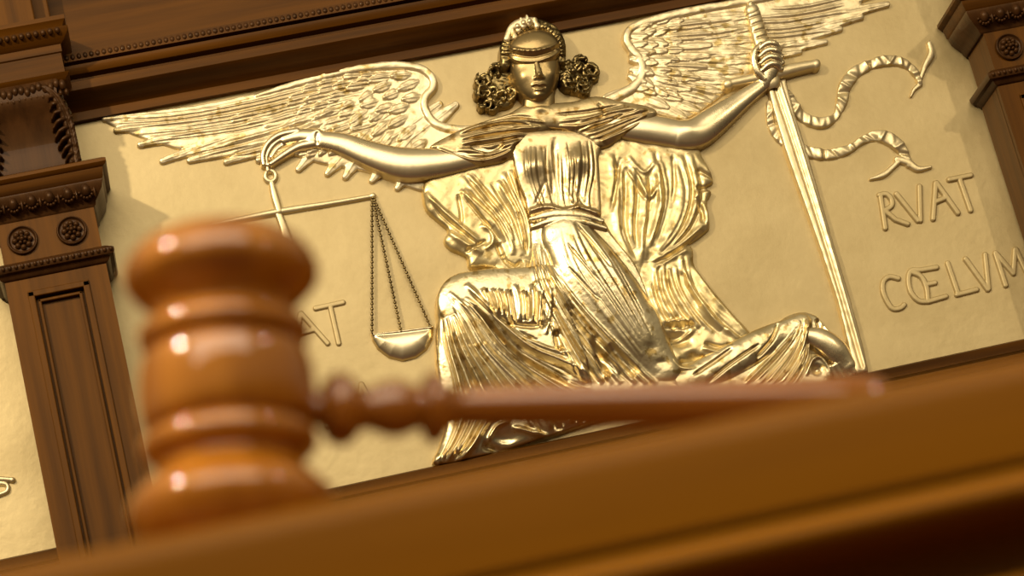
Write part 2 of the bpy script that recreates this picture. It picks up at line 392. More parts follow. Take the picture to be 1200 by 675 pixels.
# ------------------------------------------------------------------ pilasters
def pilaster(x0, x1, label):
    xc = (x0+x1)/2
    r = empty('pilaster', (xc, -.05, 1.2)); tag(r, label, 'pilaster', None)
    YB = .10; YK = -.0055
    bm = bmesh.new(); add_box(bm, x0, x1, YK, -YB+.010, 1.2, 2.300)
    # frame round the sunken field of the shaft
    add_box(bm, x0, x0+.032, -YB+.012, -YB, 1.2, 2.300); add_box(bm, x1-.032, x1, -YB+.012, -YB, 1.2, 2.300)
    add_box(bm, x0+.032, x1-.032, -YB+.012, -YB, 2.262, 2.300)
    bm_obj('shaft', bm, W_DARKV, r)
    bm = bmesh.new()
    for a, b, c, d in ((x0+.030, x0+.040, 1.2, 2.265), (x1-.040, x1-.030, 1.2, 2.265), (x0+.030, x1-.030, 2.256, 2.266)):
        add_box(bm, a, b, -YB-.003, -YB+.012, c, d)
    for a, b, c, d in ((x0+.043, x0+.048, 1.2, 2.252), (x1-.048, x1-.043, 1.2, 2.252), (x0+.043, x1-.043, 2.247, 2.252)):
        add_box(bm, a, b, -YB+.002, -YB+.012, c, d)
    bm_obj('panel_moulding', bm, W_DARKV, r, bevel=.0015)
    bm = bmesh.new(); add_capmould(bm, x0, x1, YB, [(0, 2.286), (.005, 2.289), (.008, 2.294), (.014, 2.296), (.016, 2.300), (.016, 2.305), (.010, 2.309), (.004, 2.313), (0, 2.314)])
    o = bm_obj('neck_moulding', bm, W_CARVE, r, smooth=True, angle=35)
    bm = bmesh.new(); bead_row(bm, x0-.012, x1+.012, -YB-.016, 2.3025, .0095, .0042); bm_obj('bead_row', bm, W_CARVE, o, smooth=True)
    bm = bmesh.new(); add_box(bm, x0+.004, x1-.001, YK, -YB, 2.31, 2.385); bm_obj('necking', bm, W_DARKV, r)
    for xx in (x0+.038, x1-.040):
        bm = bmesh.new()
        add_lathe(bm, smooth_prof([(.0, .002), (.021, .002), (.0225, .004), (.021, .006), (.019, .003), (.016, .002), (0, .002)], 3), (xx, -YB, 2.347), (0, -1, 0), 28)
        for k in range(8):
            a = k*math.pi/4
            add_ball(bm, (xx+.0115*math.cos(a), -YB-.003, 2.347+.0115*math.sin(a)), .0048, .006, .0048, 8, 6)
        for k in range(5):
            a = k*2*math.pi/5+.3
            add_ball(bm, (xx+.0055*math.cos(a), -YB-.006, 2.347+.0055*math.sin(a)), .0032, .005, .0032, 8, 6)
        add_ball(bm, (xx, -YB-.009, 2.347), .0036, .005, .0036, 8, 6)
        bm_obj('rosette', bm, W_CARVE, r, smooth=True)
    # egg-and-dart moulding under the abacus
    bm = bmesh.new(); add_capmould(bm, x0, x1, YB, [(0, 2.378), (.003, 2.381), (.004, 2.386), (.009, 2.392), (.017, 2.402), (.020, 2.412), (.020, 2.416)])
    o = bm_obj('egg_and_dart_moulding', bm, W_CARVE, r, smooth=True, angle=40)
    n = 6
    for k in range(n):
        xx = x0-.006+(x1-x0+.012)*(k+.5)/n
        bm = bmesh.new(); add_ball(bm, (xx, -YB-.015, 2.402), .0072, .009, .0105, 12, 8)
        tube = bmesh.new()
        for j in range(9):
            a = math.pi*(1+j/8)
            add_ball(bm, (xx+.0112*math.cos(a), -YB-.014, 2.405+.016*math.sin(a)), .0026, .0042, .0026, 6, 5)
        add_ball(bm, (xx+.0125, -YB-.014, 2.398), .0022, .005, .010, 6, 5)
        tube.free(); bm_obj('carved_egg', bm, W_CARVE, o, smooth=True)
    bm = bmesh.new(); add_capmould(bm, x0, x1, YB, [(0, 2.412), (.020, 2.414), (.022, 2.417), (.024, 2.431), (.028, 2.433), (.031, 2.437), (.031, 2.442), (.026, 2.445), (.010, 2.447), (0, 2.447)])
    bm_obj('abacus', bm, W_DARK, r, smooth=True, angle=30)
    # bracket block with acanthus leaves
    cx0, cx1 = x0+.002, x1-.004
    bm = bmesh.new(); add_box(bm, cx0+.008, cx1-.008, YK, -YB+.02, 2.44, 2.62)
    prof = smooth_prof([(-YB+.03, 2.445), (-YB+.005, 2.450), (-YB+.004, 2.49), (-YB-.006, 2.53), (-YB-.020, 2.555), (-YB-.022, 2.575), (-YB-.015, 2.590)], 4)
    add_prism_x(bm, prof+[(-YB+.03, 2.59)], cx0+.016, cx1-.016)
    bracket = bm_obj('bracket_block', bm, W_CARVE, r, smooth=True, angle=40)
    for flip in (False, True):
        c = Carving(cx0 if not flip else xc-.004, xc+.004 if not flip else cx1, 2.445, 2.592, -YB-.001, flip=flip)
        wd = (xc+.004-cx0)*1000
        spine = [(12, 145), (8, 110), (10, 70), (20, 34), (34, 16)]
        c.tube(spine, [9, 8, 8, 7, 4], [3, 8, 12, 19, 24], .5)
        S = catmull(spine, 6)
        for j in range(9):
            p = S[2+j*2]; L = 20+10*math.sin(j*.5); a = math.radians(-62+6*j)
            c.tube([tuple(p), (p[0]+L*.55*math.cos(a)+2, p[1]-L*.5*math.sin(a)*.6), (p[0]+L*math.cos(a), p[1]+L*.45)], [3.2, 3.0, 1.4], [6+j*1.8, 9+j*1.9, 5+j*1.7], .9)
            c.tube([(p[0]-2, p[1]+4), (p[0]-6, p[1]-2), (p[0]-9, p[1]-1)], [2.8, 2.6, 1.4], 6+j*1.8, .8)
        c.ridge(spine, 1.6, -2.5); c.noise(.35, .2, .7, seed=5)
        field_obj('acanthus_leaf', c, W_CARVE, bracket)
    # carved row under the cornice
    bm = bmesh.new()
    rs = random.Random(5)
    for j in range(16):
        xx = cx0+.006+(cx1-cx0-.012)*j/15
        add_ball(bm, (xx, -YB-.020, 2.576+.003*math.sin(j*1.9)), .0055, .007, .009, 8, 6)
        add_ball(bm, (xx+.004, -YB-.018, 2.562+.002*rs.random()), .0035, .005, .006, 8, 6)
    bm_obj('carved_leaf_row', bm, W_CARVE, bracket, smooth=True)
    bm = bmesh.new(); add_capmould(bm, x0+.010, x1-.012, YB, [(0, 2.584), (.008, 2.588), (.014, 2.594), (.016, 2.598), (.012, 2.600), (.010, 2.601), (.010, 2.632), (.012, 2.634), (.012, 2.646), (.018, 2.650), (.026, 2.660), (.028, 2.668), (.020, 2.670), (.022, 2.676), (.026, 2.681), (.026, 2.688), (.006, 2.690), (0, 2.690)])
    o = bm_obj('cornice', bm, W_DARK, r, smooth=True, angle=30)
    bm = bmesh.new(); bead_row(bm, x0-.008, x1+.008, -YB-.028, 2.6625, .011, .0055); bm_obj('bead_row', bm, W_CARVE, o, smooth=True)
    bm = bmesh.new(); add_box(bm, x0+.004, x1-.030, YK, -YB, 2.68, 3.2); add_box(bm, x1-.036, x1-.006, YK, -YB+.03, 2.68, 3.2)
    bm_obj('upper_block', bm, W_DARKV, r, bevel=.002)
    return r
pilaster(X_LS0, X_LS1, 'carved dark oak pilaster left of the winged figure, with two rosettes')
pilaster(X_RS0, X_RS1, 'carved dark oak pilaster cut off by the right edge, beside the raised lettering')

# ------------------------------------------------------------------ the gilded relief panel
PAN = empty('relief_panel', (.108, .01, Z_RAIL))
tag(PAN, 'gilded relief panel of a blindfolded winged woman with scales and sword, framed in oak', 'relief')
def plate(x0, x1, parent):
    st = .004
    xs = np.arange(x0, x1+st, st); zs = np.arange(Z_RAIL-.004, Z_TOP+.002, st)
    X, Z = np.meshgrid(xs, zs); rs = np.random.RandomState(11); N = np.zeros(X.shape)
    for i in range(16):
        f = rs.uniform(8, 60); a = rs.uniform(0, 6.28); N += np.sin((X*math.cos(a)+Z*math.sin(a))*f+rs.uniform(0, 6))/f
    Y = .0+N*.0035
    n, m = X.shape; V = np.c_[X.ravel(), Y.ravel(), Z.ravel()]; I = np.arange(n*m).reshape(n, m)
    B = V.copy(); B[:, 1] = .028
    Fc = np.c_[I[:-1, :-1].ravel(), I[:-1, 1:].ravel(), I[1:, 1:].ravel(), I[1:, :-1].ravel()]
    me = bpy.data.meshes.new('panel_plate')
    faces = Fc.tolist(); k = n*m
    c = [I[0, 0], I[0, -1], I[-1, -1], I[-1, 0]]
    verts = V.tolist()+[B[j].tolist() for j in c]
    edges = [I[0, :], I[:, -1], I[-1, ::-1], I[::-1, 0]]
    for q in range(4):
        faces.append([int(v) for v in edges[q][::-1]]+[k+q, k+(q+1) % 4])
    faces.append([k+3, k+2, k+1, k])
    me.from_pydata(verts, [], faces)
    o = link('panel_plate', me, G_PLATE); adopt(o, parent); return o
plate(X_LS1-.02, X_RS0+.02, PAN)

# --- wings
def feather(f, pts, wdt, b0, b1, k=.30, shaft=.7, tilt=.05):
    k *= .7; b1 = b0+(b1-b0)*.72
    f.tube(pts, [wdt*.55, wdt, wdt, wdt*.9, wdt*.42], [b0, b1], k, shaft=shaft, tilt=tilt)
f = Field(108, 60, 620, 240, .010)
f.poly([(119, 136), (168, 135), (201, 131), (251, 121), (289, 113), (319, 106), (352, 95), (377, 86), (401, 81), (431, 75), (461, 73), (486, 75), (503, 82), (512, 93), (512, 104), (504, 113),
        (501, 124), (507, 136), (517, 144), (530, 148), (560, 146), (600, 150), (600, 200), (520, 225), (470, 215), (430, 200), (375, 190), (340, 180), (290, 178), (230, 178), (180, 165), (140, 150)], 4.5, 3, 14)
LW = [
 ([(500, 190), (478, 204), (466, 219)], 8), ([(480, 180), (450, 195), (436, 210)], 8), ([(455, 165), (420, 185), (405, 206)], 8.5), ([(440, 160), (405, 180), (384, 202)], 8.5),
 ([(430, 150), (380, 168), (350, 197)], 8.5), ([(430, 140), (360, 165), (303, 187)], 8), ([(430, 132), (350, 160), (265, 189)], 7.5),
 ([(430, 126), (350, 148), (280, 172), (222, 187)], 7.5), ([(430, 118), (350, 136), (270, 160), (190, 188)], 7.5), ([(430, 110), (350, 124), (260, 148), (164, 169)], 7.5),
 ([(430, 100), (340, 115), (240, 138), (136, 152)], 7), ([(430, 90), (340, 106), (230, 129), (122, 139)], 6)]
for i, (p, wd) in enumerate(LW): feather(f, p, wd, 3.6, 6.5+i*.22)
rs = random.Random(4)
# secondary row and small coverts as overlapping shingles
for i in range(11):
    t = i/10; x = 300+190*t; y0 = 112-24*t
    feather(f, [(x+44, y0+4+30*t), (x+10, y0+16+45*t), (x-26, y0+28+60*t)], 7.5, 5, 9.6, .25, .8)
for row in range(7):
    for i in range(10):
        t = i/9; bx = 345+row*24; by = 92-row*1.2+(72+8*row)*t
        x = bx+22+8*math.sin(i*1.7+row)-t*14; y = by+rs.uniform(-3, 3)
        if x > 498 or (x > 350 and y > 176): continue
        a = math.radians(168-42*t+rs.uniform(-12, 12)); L = 20+rs.uniform(-4, 4)
        feather(f, [(x, y), (x+L*.5*math.cos(a), y+L*.5*math.sin(a)), (x+L*math.cos(a), y+L*math.sin(a))], 5.4, 6+row*.35, 11.2+row*.35, .3, .8, .08)
f.tube([(300, 112), (350, 97), (400, 84), (440, 78), (470, 77), (492, 80), (506, 91), (507, 103), (499, 113), (497, 124), (503, 138), (514, 147), (535, 152), (575, 152)], [2, 3, 4, 4.5, 4.5, 4.5, 4.5, 4, 4, 4, 4, 4.5, 4.5, 4], [7, 9, 10, 11, 11, 11, 11], .5)
for A_, B_, n_ in (([(470, 84), (400, 92), (300, 116), (200, 134), (122, 138)], [(440, 112), (380, 128), (300, 150), (240, 160), (170, 168)], 7), ([(440, 112), (380, 128), (300, 152), (200, 180)], [(450, 150), (400, 168), (350, 185), (300, 190)], 8)):
    f.fan(A_, B_, n_, 1.6, 1.5, .3, seed=n_)
f.noise(.35, .15, .55)
field_obj('wing', f, G_WING, PAN)['label'] = 'left wing spread over the scales'

f = Field(700, -45, 1060, 145, .010)
f.poly([(706, 112), (738, 98), (747, 86), (745, 71), (736, 60), (729, 48), (732, 35), (741, 28), (763, 20), (781, 15), (806, 9), (831, 4), (876, -2), (930, -12), (990, -22), (1010, 10), (960, 40), (917, 62), (880, 85), (856, 101), (844, 113), (803, 139), (768, 132), (730, 125)], 4.5, 3, 14)
RW = [([(850, 62), (890, 64), (938, 60)], 6), ([(850, 52), (900, 56), (968, 48)], 6.5), ([(850, 42), (900, 47), (985, 33)], 7), ([(850, 32), (920, 36), (1010, 19)], 7), ([(850, 22), (930, 25), (1040, 4)], 7.5), ([(850, 12), (930, 12), (1040, -12)], 7.5), ([(850, 2), (930, -2), (1020, -26)], 8)]
for i, (p, wd) in enumerate(RW): feather(f, p, wd, 3.6, 7.2+i*.2)
RB = [((760, 118), (803, 138)), ((768, 112), (818, 130)), ((775, 106), (832, 119)), ((780, 98), (845, 108)), ((785, 90), (857, 96)), ((786, 80), (868, 84)), ((788, 70), (876, 72)), ((790, 60), (880, 60)), ((790, 50), (884, 47)), ((790, 38), (884, 33)), ((790, 26), (884, 18))]
for i, (a, b) in enumerate(RB): feather(f, [a, ((a[0]+b[0])/2, (a[1]+b[1])/2-1), b], 6.4, 5, 9.6+i*.1)
RCv = [((752, 112), (782, 126)), ((758, 104), (797, 117)), ((762, 97), (808, 105)), ((766, 88), (818, 92)), ((768, 78), (826, 79)), ((768, 67), (830, 66)), ((768, 56), (832, 53)), ((768, 46), (832, 40)), ((768, 35), (830, 27))]
for i, (a, b) in enumerate(RCv): feather(f, [a, ((a[0]+b[0])/2, (a[1]+b[1])/2-1), b], 6.2, 6, 11.4)
for row in range(4):
    for i in range(8):
        t = i/7; x = 786-row*14+rs.uniform(-3, 3); y = 24+row*3+(78-4*row)*t+rs.uniform(-2, 2)
        if x < 745: x = 748
        a = math.radians(-12+40*t+rs.uniform(-14, 14)); L = 19
        feather(f, [(x-8, y), (x-8+L*.5*math.cos(a), y+L*.5*math.sin(a)), (x-8+L*math.cos(a), y+L*math.sin(a))], 5.2, 7+row*.4, 12+row*.5, .3, .8, .08)
f.tube([(712, 118), (740, 104), (752, 88), (750, 70), (740, 58), (734, 47), (737, 36), (748, 29), (775, 21), (810, 13), (850, 6), (900, -3), (960, -14)], [5, 5, 4, 4, 4, 4.5, 4.5, 4, 4, 4, 4, 4], [11, 11, 11, 11, 11, 10, 9], .5)
f.fan([(880, 6), (940, 4), (1030, -16)], [(885, 58), (910, 60), (945, 56)], 9, 1.5, 1.6, .3, seed=31)
f.fan([(770, 28), (820, 24), (880, 14)], [(765, 108), (800, 118), (830, 128)], 16, 1.3, 1.2, .3, seed=32)
f.noise(.35, .15, .55, seed=8)
field_obj('wing', f, G_WING, PAN)['label'] = 'right wing behind the sword hilt'

# --- figure: skin mesh (head, neck, arms, hands, foot)
head = Field(585, 30, 670, 150, .050, .0009)
head.tube([(634, 100), (632, 135)], [17, 20], [24, 20], .5)
head.poly([(598, 62), (600, 84), (606, 101), (617, 114), (629, 120), (641, 116), (650, 104), (656, 88), (657, 66), (652, 45), (628, 32), (604, 42)], 22, 24, 30)
head.tube([(626, 64), (628, 76), (631, 90)], [2.6, 2.8, 4.0], [44, 45.5, 47.5], 1.0)
head.bump(631, 92, 3.2, 2.6, 3.5); head.bump(626.5, 93.5, 2, 1.8, 1.8); head.bump(635.5, 92.5, 2, 1.8, 1.8)
head.ridge([(622, 101.5), (628, 100), (631.5, 101), (635, 99.5), (641, 100.5)], 1.5, 1.5)
head.ridge([(623, 102.6), (632, 103.2), (640, 101.8)], .9, -2.2)
head.ridge([(626, 105.6), (632, 106.6), (638, 104.8)], 1.7, 1.5)
head.bump(632, 113, 6, 4, 4.5); head.bump(612, 90, 8, 8, 2.5); head.bump(648, 87, 7, 8, 2.5)
head.bump(624, 46, 20, 12, 4)
armL = Field(296, 138, 610, 225, .030)
armL.tube([(366, 160), (400, 166), (438, 181), (474, 191), (512, 190), (550, 183), (600, 172)], [9.5, 12.5, 16, 18.5, 16, 14, 14], [13, 16, 19, 21, 21, 20, 18], .68)
armL.tube([(372, 158), (352, 156), (334, 160)], [10, 8.5, 6], [11, 10, 9], .9)
armL.tube([(348, 151), (328, 155), (314, 165), (308, 178), (309, 190)], [4.5, 4, 3.6, 3.2, 2.6], 12, 1.0)
armL.tube([(345, 156), (327, 161), (317, 170), (312, 181), (313, 190)], [4.5, 3.8, 3.4, 3.0, 2.5], 9, 1.0)
armL.tube([(350, 160), (336, 164), (325, 170), (318, 180)], [4.2, 3.6, 3.2, 2.6], 7, 1.0)
armL.tube([(368, 165), (350, 169), (334, 178), (318, 189)], [6, 4.8, 4.2, 3.2], 13, 1.0)
armL.bump(372, 152, 5, 4, 2.5); armL.ridge([(372, 152), (371, 160), (372, 169)], 2.2, -2.0)
armR = Field(715, 85, 925, 190, .030)
armR.tube([(700, 140), (735, 147), (770, 151), (797, 156)], [14, 15, 16.5, 16], [20, 20, 19, 18], .68)
armR.tube([(797, 156), (818, 153), (845, 134), (870, 115), (892, 99)], [16.5, 18, 15.5, 11.5, 8.5], [18, 17, 17, 16, 16], .68)
armR.bump(806, 152, 12, 9, 2)
hand = Field(872, 38, 930, 112, .036, .0009)
hand.tube([(891, 100), (899, 90), (904, 76), (905, 62)], [8, 10, 11, 8.5], [15, 18, 20, 18], .7)
for q, (a, b, c, d) in enumerate((((890, 57), (899, 51), (908, 52), (914, 58)), ((891, 65), (900, 59), (910, 60), (916, 66)), ((892, 73), (901, 67), (911, 68), (917, 73)), ((894, 81), (903, 75), (911, 76), (916, 80)))):
    hand.tube([a, b, c, d], [3.0, 3.7, 3.9, 3.2], [25, 29, 29, 25], 1.0)
hand.tube([(897, 90), (888, 82), (884, 70), (885, 59), (892, 51)], [5, 4.6, 4, 3.6, 3], [20, 23, 25, 26, 25], 1.0)
foot = Field(930, 375, 1015, 455, .022)
foot.tube([(946, 392), (962, 396), (980, 409), (994, 426)], [10, 13, 14, 11], [12, 12, 10, 7], .8)
for q, (a, b) in enumerate((((990, 420), (1002, 434)), ((985, 424), (997, 438)), ((980, 427), (990, 441)), ((974, 429), (983, 443)), ((968, 430), (976, 444)))):
    foot.tube([a, b], [4.6-q*.35, 3.8-q*.35], [13-q, 9-q], 1.0)
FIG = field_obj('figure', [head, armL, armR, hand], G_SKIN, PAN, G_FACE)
field_obj('foot', foot, G_SKIN, FIG)
FIG['label'] = 'smooth bare arms and face of the figure'

# hair: skull cap, long curls at both sides
f = Field(548, 18, 712, 140, .040, .00095)
f.tube([(592, 74), (594, 52), (606, 36), (628, 29), (648, 38), (657, 54), (658, 70)], [6, 6.5, 7, 6.5, 7, 6.5, 5], [28, 30, 31, 31, 31, 30, 28], .8)
rs = random.Random(12)
f.poly([(596, 76), (580, 80), (568, 90), (565, 102), (568, 112), (576, 118), (590, 121), (602, 117), (606, 103), (602, 86)], 9, 4, 12)
f.poly([(656, 68), (666, 66), (680, 72), (692, 76), (697, 84), (696, 94), (688, 100), (674, 103), (660, 99), (655, 86)], 9, 4, 12)
def lock(f, x, y, R, base, wd, turns, a0, sq=1.0):
    P = []
    for j in range(10):
        t = j/9; a = a0+turns*6.283*t; r = R*(1-.5*t)
        P.append((x+r*math.cos(a)+rs.uniform(-.6, .6), y+r*sq*math.sin(a)+rs.uniform(-.6, .6)))
    f.tube(P, [wd*.6, wd, wd*.9, wd*.4], [base-2, base+3, base+1], .9)
for x0_, y0_, rx_, ry_, n_ in ((580, 100, 22, 24, 26), (680, 86, 22, 20, 26)):
    for j in range(n_):
        q = math.sqrt(rs.random()); a = rs.uniform(0, 6.28)
        lock(f, x0_+rx_*q*math.cos(a), y0_+ry_*q*math.sin(a), rs.uniform(4.5, 9), rs.uniform(9, 20), rs.uniform(1.6, 2.9), rs.uniform(.35, .95)*rs.choice((-1, 1)), rs.uniform(0, 6.28), rs.uniform(.7, 1.1))
lock(f, 694, 80, 9, 18, 2.8, 1.15, 2.0); lock(f, 669, 92, 9, 20, 2.6, .8, 1.0); lock(f, 568, 92, 8, 16, 2.6, .9, 3.0)
for j in range(26):
    a = math.radians(178+j*7.4); x = 626+31.5*math.cos(a); y = 63+32*math.sin(a)
    f.tube([(x-3*math.cos(a)+1.5, y-3*math.sin(a)), (x+1*math.sin(a), y), (x+4*math.cos(a)-1.5, y+4*math.sin(a))], [1, 1.9, 1], 36, 1.0)
f.noise(.7, .3, .9, seed=21)
field_obj('hair', f, G_HAIR, FIG)
f = Field(585, 12, 665, 55, .045, .0009)
f.tube([(594, 46), (600, 33), (612, 27), (626, 25)], [4, 4.5, 5, 4], 37, .8)
for x, y in ((600, 36), (604, 28), (610, 23), (617, 20), (626, 23)): f.tube([(x+3, y+9), (x, y)], [3.6, 1.5], 39, .9)
for x, y in ((606, 33), (613, 29), (620, 27)): f.ball(x, y, 3, 3, 41, 4)
field_obj('crown', f, G_WING, FIG)
f = Field(585, 30, 670, 90, .052, .0009)
f.ball(626.5, 57, 32, 24.5, 30, 23, -.10)
f.ridge([(594, 66), (608, 73.5), (628, 75), (645, 69), (658, 60)], 2.2, 3.0, .05); f.ridge([(595, 61), (612, 67.5), (628, 68.5), (646, 62), (657, 54)], 1.5, -3.0, .05); f.ridge([(597, 57), (612, 62.5), (628, 63), (646, 57), (655, 50)], 1.8, 2.2, .05)
for j in range(9):
    f.bump(600+j*6.4, 61+3*math.sin(j*.45), 2, 2, 1.6)
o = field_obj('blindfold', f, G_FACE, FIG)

# mantle: the cloak hanging behind the body, both sides
f = Field(488, 168, 645, 345, .020)
f.poly([(508, 200), (497, 214), (496, 228), (501, 245), (516, 259), (526, 269), (521, 280), (528, 290), (547, 299), (551, 312), (567, 311), (585, 316), (598, 326), (611, 327), (620, 318), (632, 300), (640, 240), (640, 175), (600, 170), (555, 185)], 9, 9, 22)
f.fan([(520, 212), (545, 235), (575, 262), (600, 300)], [(600, 190), (612, 230), (622, 262), (624, 300)], 7, 3.2, 4.6, seed=5)
f.ridge([(499, 225), (508, 238), (528, 256), (548, 274), (562, 284)], 3.4, 5.5); f.ridge([(503, 235), (520, 254), (545, 275), (560, 288)], 2, -4.7)
f.ridge([(521, 268), (536, 280), (552, 290), (566, 297)], 3.2, 3.9); f.ridge([(536, 228), (540, 248), (541, 266)], 2, -3.9); f.ridge([(543, 228), (560, 248), (578, 268)], 3, 3.9)
f.ridge([(540, 226), (556, 247), (574, 268), (586, 284)], 1.6, -3.9)
f.ridge([(580, 312), (592, 320), (605, 325), (614, 317), (616, 305)], 3, 4.7); f.ridge([(588, 298), (594, 308), (604, 313), (612, 306)], 2.4, -5.5)
f.ridge([(562, 264), (575, 272), (577, 285), (568, 293)], 2.8, 3.9); f.ridge([(545, 295), (560, 288), (570, 282)], 2.2, -4.7); f.ridge([(583, 285), (589, 302)], 3, -5.5)
f.ridge([(596, 262), (600, 282), (601, 300)], 3.2, 3.1); f.ridge([(606, 250), (614, 275), (616, 300)], 2.5, -3.9)
f.noise(.55, .12, .45, seed=2)
a_ = f
f = Field(685, 150, 895, 470, .018)
f.poly([(690, 150), (730, 155), (780, 165), (815, 172), (823, 182), (834, 202), (836, 212), (828, 218), (834, 224), (829, 236), (832, 262), (828, 270), (812, 282), (800, 288), (790, 296), (775, 306), (757, 316), (740, 345), (700, 320), (690, 250)], 9, 7, 18)
f.poly([(745, 300), (770, 306), (800, 286), (812, 290), (815, 312), (838, 342), (860, 368), (881, 393), (868, 412), (845, 428), (825, 446), (780, 455), (755, 420)], 8, 8, 20)
f.fan([(708, 175), (712, 220), (716, 270), (742, 310)], [(812, 180), (826, 225), (812, 268), (770, 306)], 9, 4, 3.6, seed=3)
f.ridge([(736, 190), (748, 210), (760, 232), (772, 216)], 2.6, 3.9); f.ridge([(736, 183), (745, 196), (756, 203), (766, 192)], 2.4, 3.1); f.ridge([(733, 196), (746, 218), (756, 236)], 1.6, -3.1)
f.ridge([(772, 178), (772, 215), (776, 250)], 2.6, 3.1); f.ridge([(788, 180), (790, 215), (786, 245)], 2.4, -3.1); f.ridge([(760, 246), (754, 275), (756, 305)], 3.5, 3.9); f.ridge([(727, 185), (722, 215), (716, 250)], 2.5, -3.9)
f.ridge([(820, 200), (835, 208)], 2.6, -5.5, 0); f.ridge([(818, 221), (834, 220)], 2.4, -5.5, 0); f.ridge([(815, 232), (822, 246), (824, 262)], 2.2, -3.9); f.ridge([(822, 235), (829, 250), (828, 266)], 2.6, 3.1)
f.ridge([(826, 262), (805, 282), (780, 298), (760, 310)], 3.4, 4.7); f.ridge([(806, 292), (785, 303), (764, 316)], 3.4, 3.9); f.ridge([(818, 274), (798, 292), (775, 308)], 1.6, -4.7)
f.fan([(758, 318), (762, 345), (772, 372), (786, 390)], [(806, 296), (815, 335), (845, 375), (875, 400)], 7, 3.4, 5.0, seed=9)
f.ridge([(812, 312), (835, 345), (860, 373), (878, 394)], 3.5, 3.9); f.ridge([(800, 306), (803, 335), (820, 360)], 2.6, -3.9)
f.ridge([(782, 382), (796, 383), (810, 381)], 3, -7.8, 0); f.ridge([(780, 378), (795, 377), (808, 377)], 2.2, 4.7); f.bump(795, 397, 13, 9, -15); f.bump(812, 418, 9, 6, -8); f.ridge([(782, 403), (800, 396), (812, 388)], 2.4, 4.7)
f.ridge([(800, 425), (812, 424), (824, 420)], 4, -7.0, 0); f.ridge([(783, 412), (792, 428), (806, 433), (825, 430), (833, 420)], 2.6, 4.7); f.ridge([(825, 402), (845, 408), (855, 405)], 2.2, -5.5); f.ridge([(822, 408), (838, 413), (852, 412)], 2.2, 3.9)
f.noise(.55, .12, .45, seed=6)
field_obj('mantle', [a_, f], G_MANTLE, FIG)

# bodice with pleats over the chest
f = Field(590, 140, 725, 270, .038)
f.poly([(606, 155), (602, 185), (607, 210), (616, 232), (621, 252), (640, 256), (665, 254), (688, 258), (704, 256), (704, 220), (702, 185), (700, 155)], 24, 4, 12)
f.bump(625, 194, 14, 15, 10); f.bump(678, 189, 14, 15, 10)
f.fan([(612, 165), (611, 200), (622, 230), (628, 248)], [(694, 165), (698, 200), (692, 230), (694, 250)], 14, 1.8, 1.2, seed=4)
f.ridge([(650, 160), (650, 200), (648, 240)], 4, -3.5); f.ridge([(640, 210), (632, 230), (624, 246)], 2.6, -2.2, .4); f.ridge([(668, 208), (680, 232), (692, 250)], 2.6, -2.2, .4); f.ridge([(662, 218), (674, 240), (688, 252)], 2.2, 2.2, .4)
f.ridge([(619, 248), (640, 243), (660, 247), (680, 244), (703, 252)], 3, 5, .05); f.ridge([(622, 254), (645, 250), (668, 252), (702, 258)], 1.8, -6, 0)
field_obj('bodice', f, G_BODICE, FIG)
# shawl / short sleeves across the shoulders
f = Field(498, 105, 780, 205, .042)
f.poly([(504, 170), (520, 160), (545, 148), (575, 138), (597, 131), (613, 122), (630, 121), (650, 119), (672, 117), (700, 111), (730, 117), (758, 122), (770, 128), (768, 136), (750, 148), (730, 158), (716, 168), (700, 172), (690, 165), (672, 154), (655, 149), (638, 149), (620, 157), (606, 172), (597, 184), (580, 190), (558, 192), (530, 183), (512, 176)], 24, 7, 16)
f.bump(633, 126, 9, 5, 4)
f.ridge([(545, 153), (580, 144), (612, 141), (640, 143)], 1.5, 2.6); f.ridge([(540, 160), (580, 152), (612, 148)], 1.2, -2.4); f.ridge([(655, 142), (690, 138), (722, 130), (752, 124)], 1.5, 2.6); f.ridge([(650, 134), (690, 130), (730, 122)], 1.4, -2.2); f.ridge([(560, 146), (600, 136), (625, 138)], 1.4, -2.0)
f.fan([(520, 160), (560, 146), (610, 141), (645, 147)], [(530, 181), (565, 188), (592, 180), (615, 162)], 5, 2.6, 4.2, seed=2)
f.fan([(655, 146), (690, 136), (730, 128), (762, 127)], [(690, 160), (705, 162), (735, 148), (766, 133)], 5, 2.4, 4.0, seed=6)
f.ridge([(575, 150), (600, 148), (632, 150)], 1.8, 2.6); f.ridge([(585, 143), (612, 145), (640, 150)], 1.6, 2); f.ridge([(655, 147), (680, 148), (705, 147)], 1.8, 3); f.ridge([(640, 149), (648, 155), (656, 149)], 2, 3)
f.ridge([(512, 174), (540, 184), (565, 188), (592, 180), (604, 168)], 2.6, 4, .05); f.ridge([(552, 171), (572, 176), (590, 170)], 3, -6); f.ridge([(705, 165), (730, 155), (752, 143)], 2.4, 4)
f.ridge([(700, 120), (708, 130), (702, 142)], 2, -2.5); f.ridge([(716, 144), (730, 134), (748, 129)], 1.8, -4)
field_obj('shawl', f, G_SHAWL, FIG)

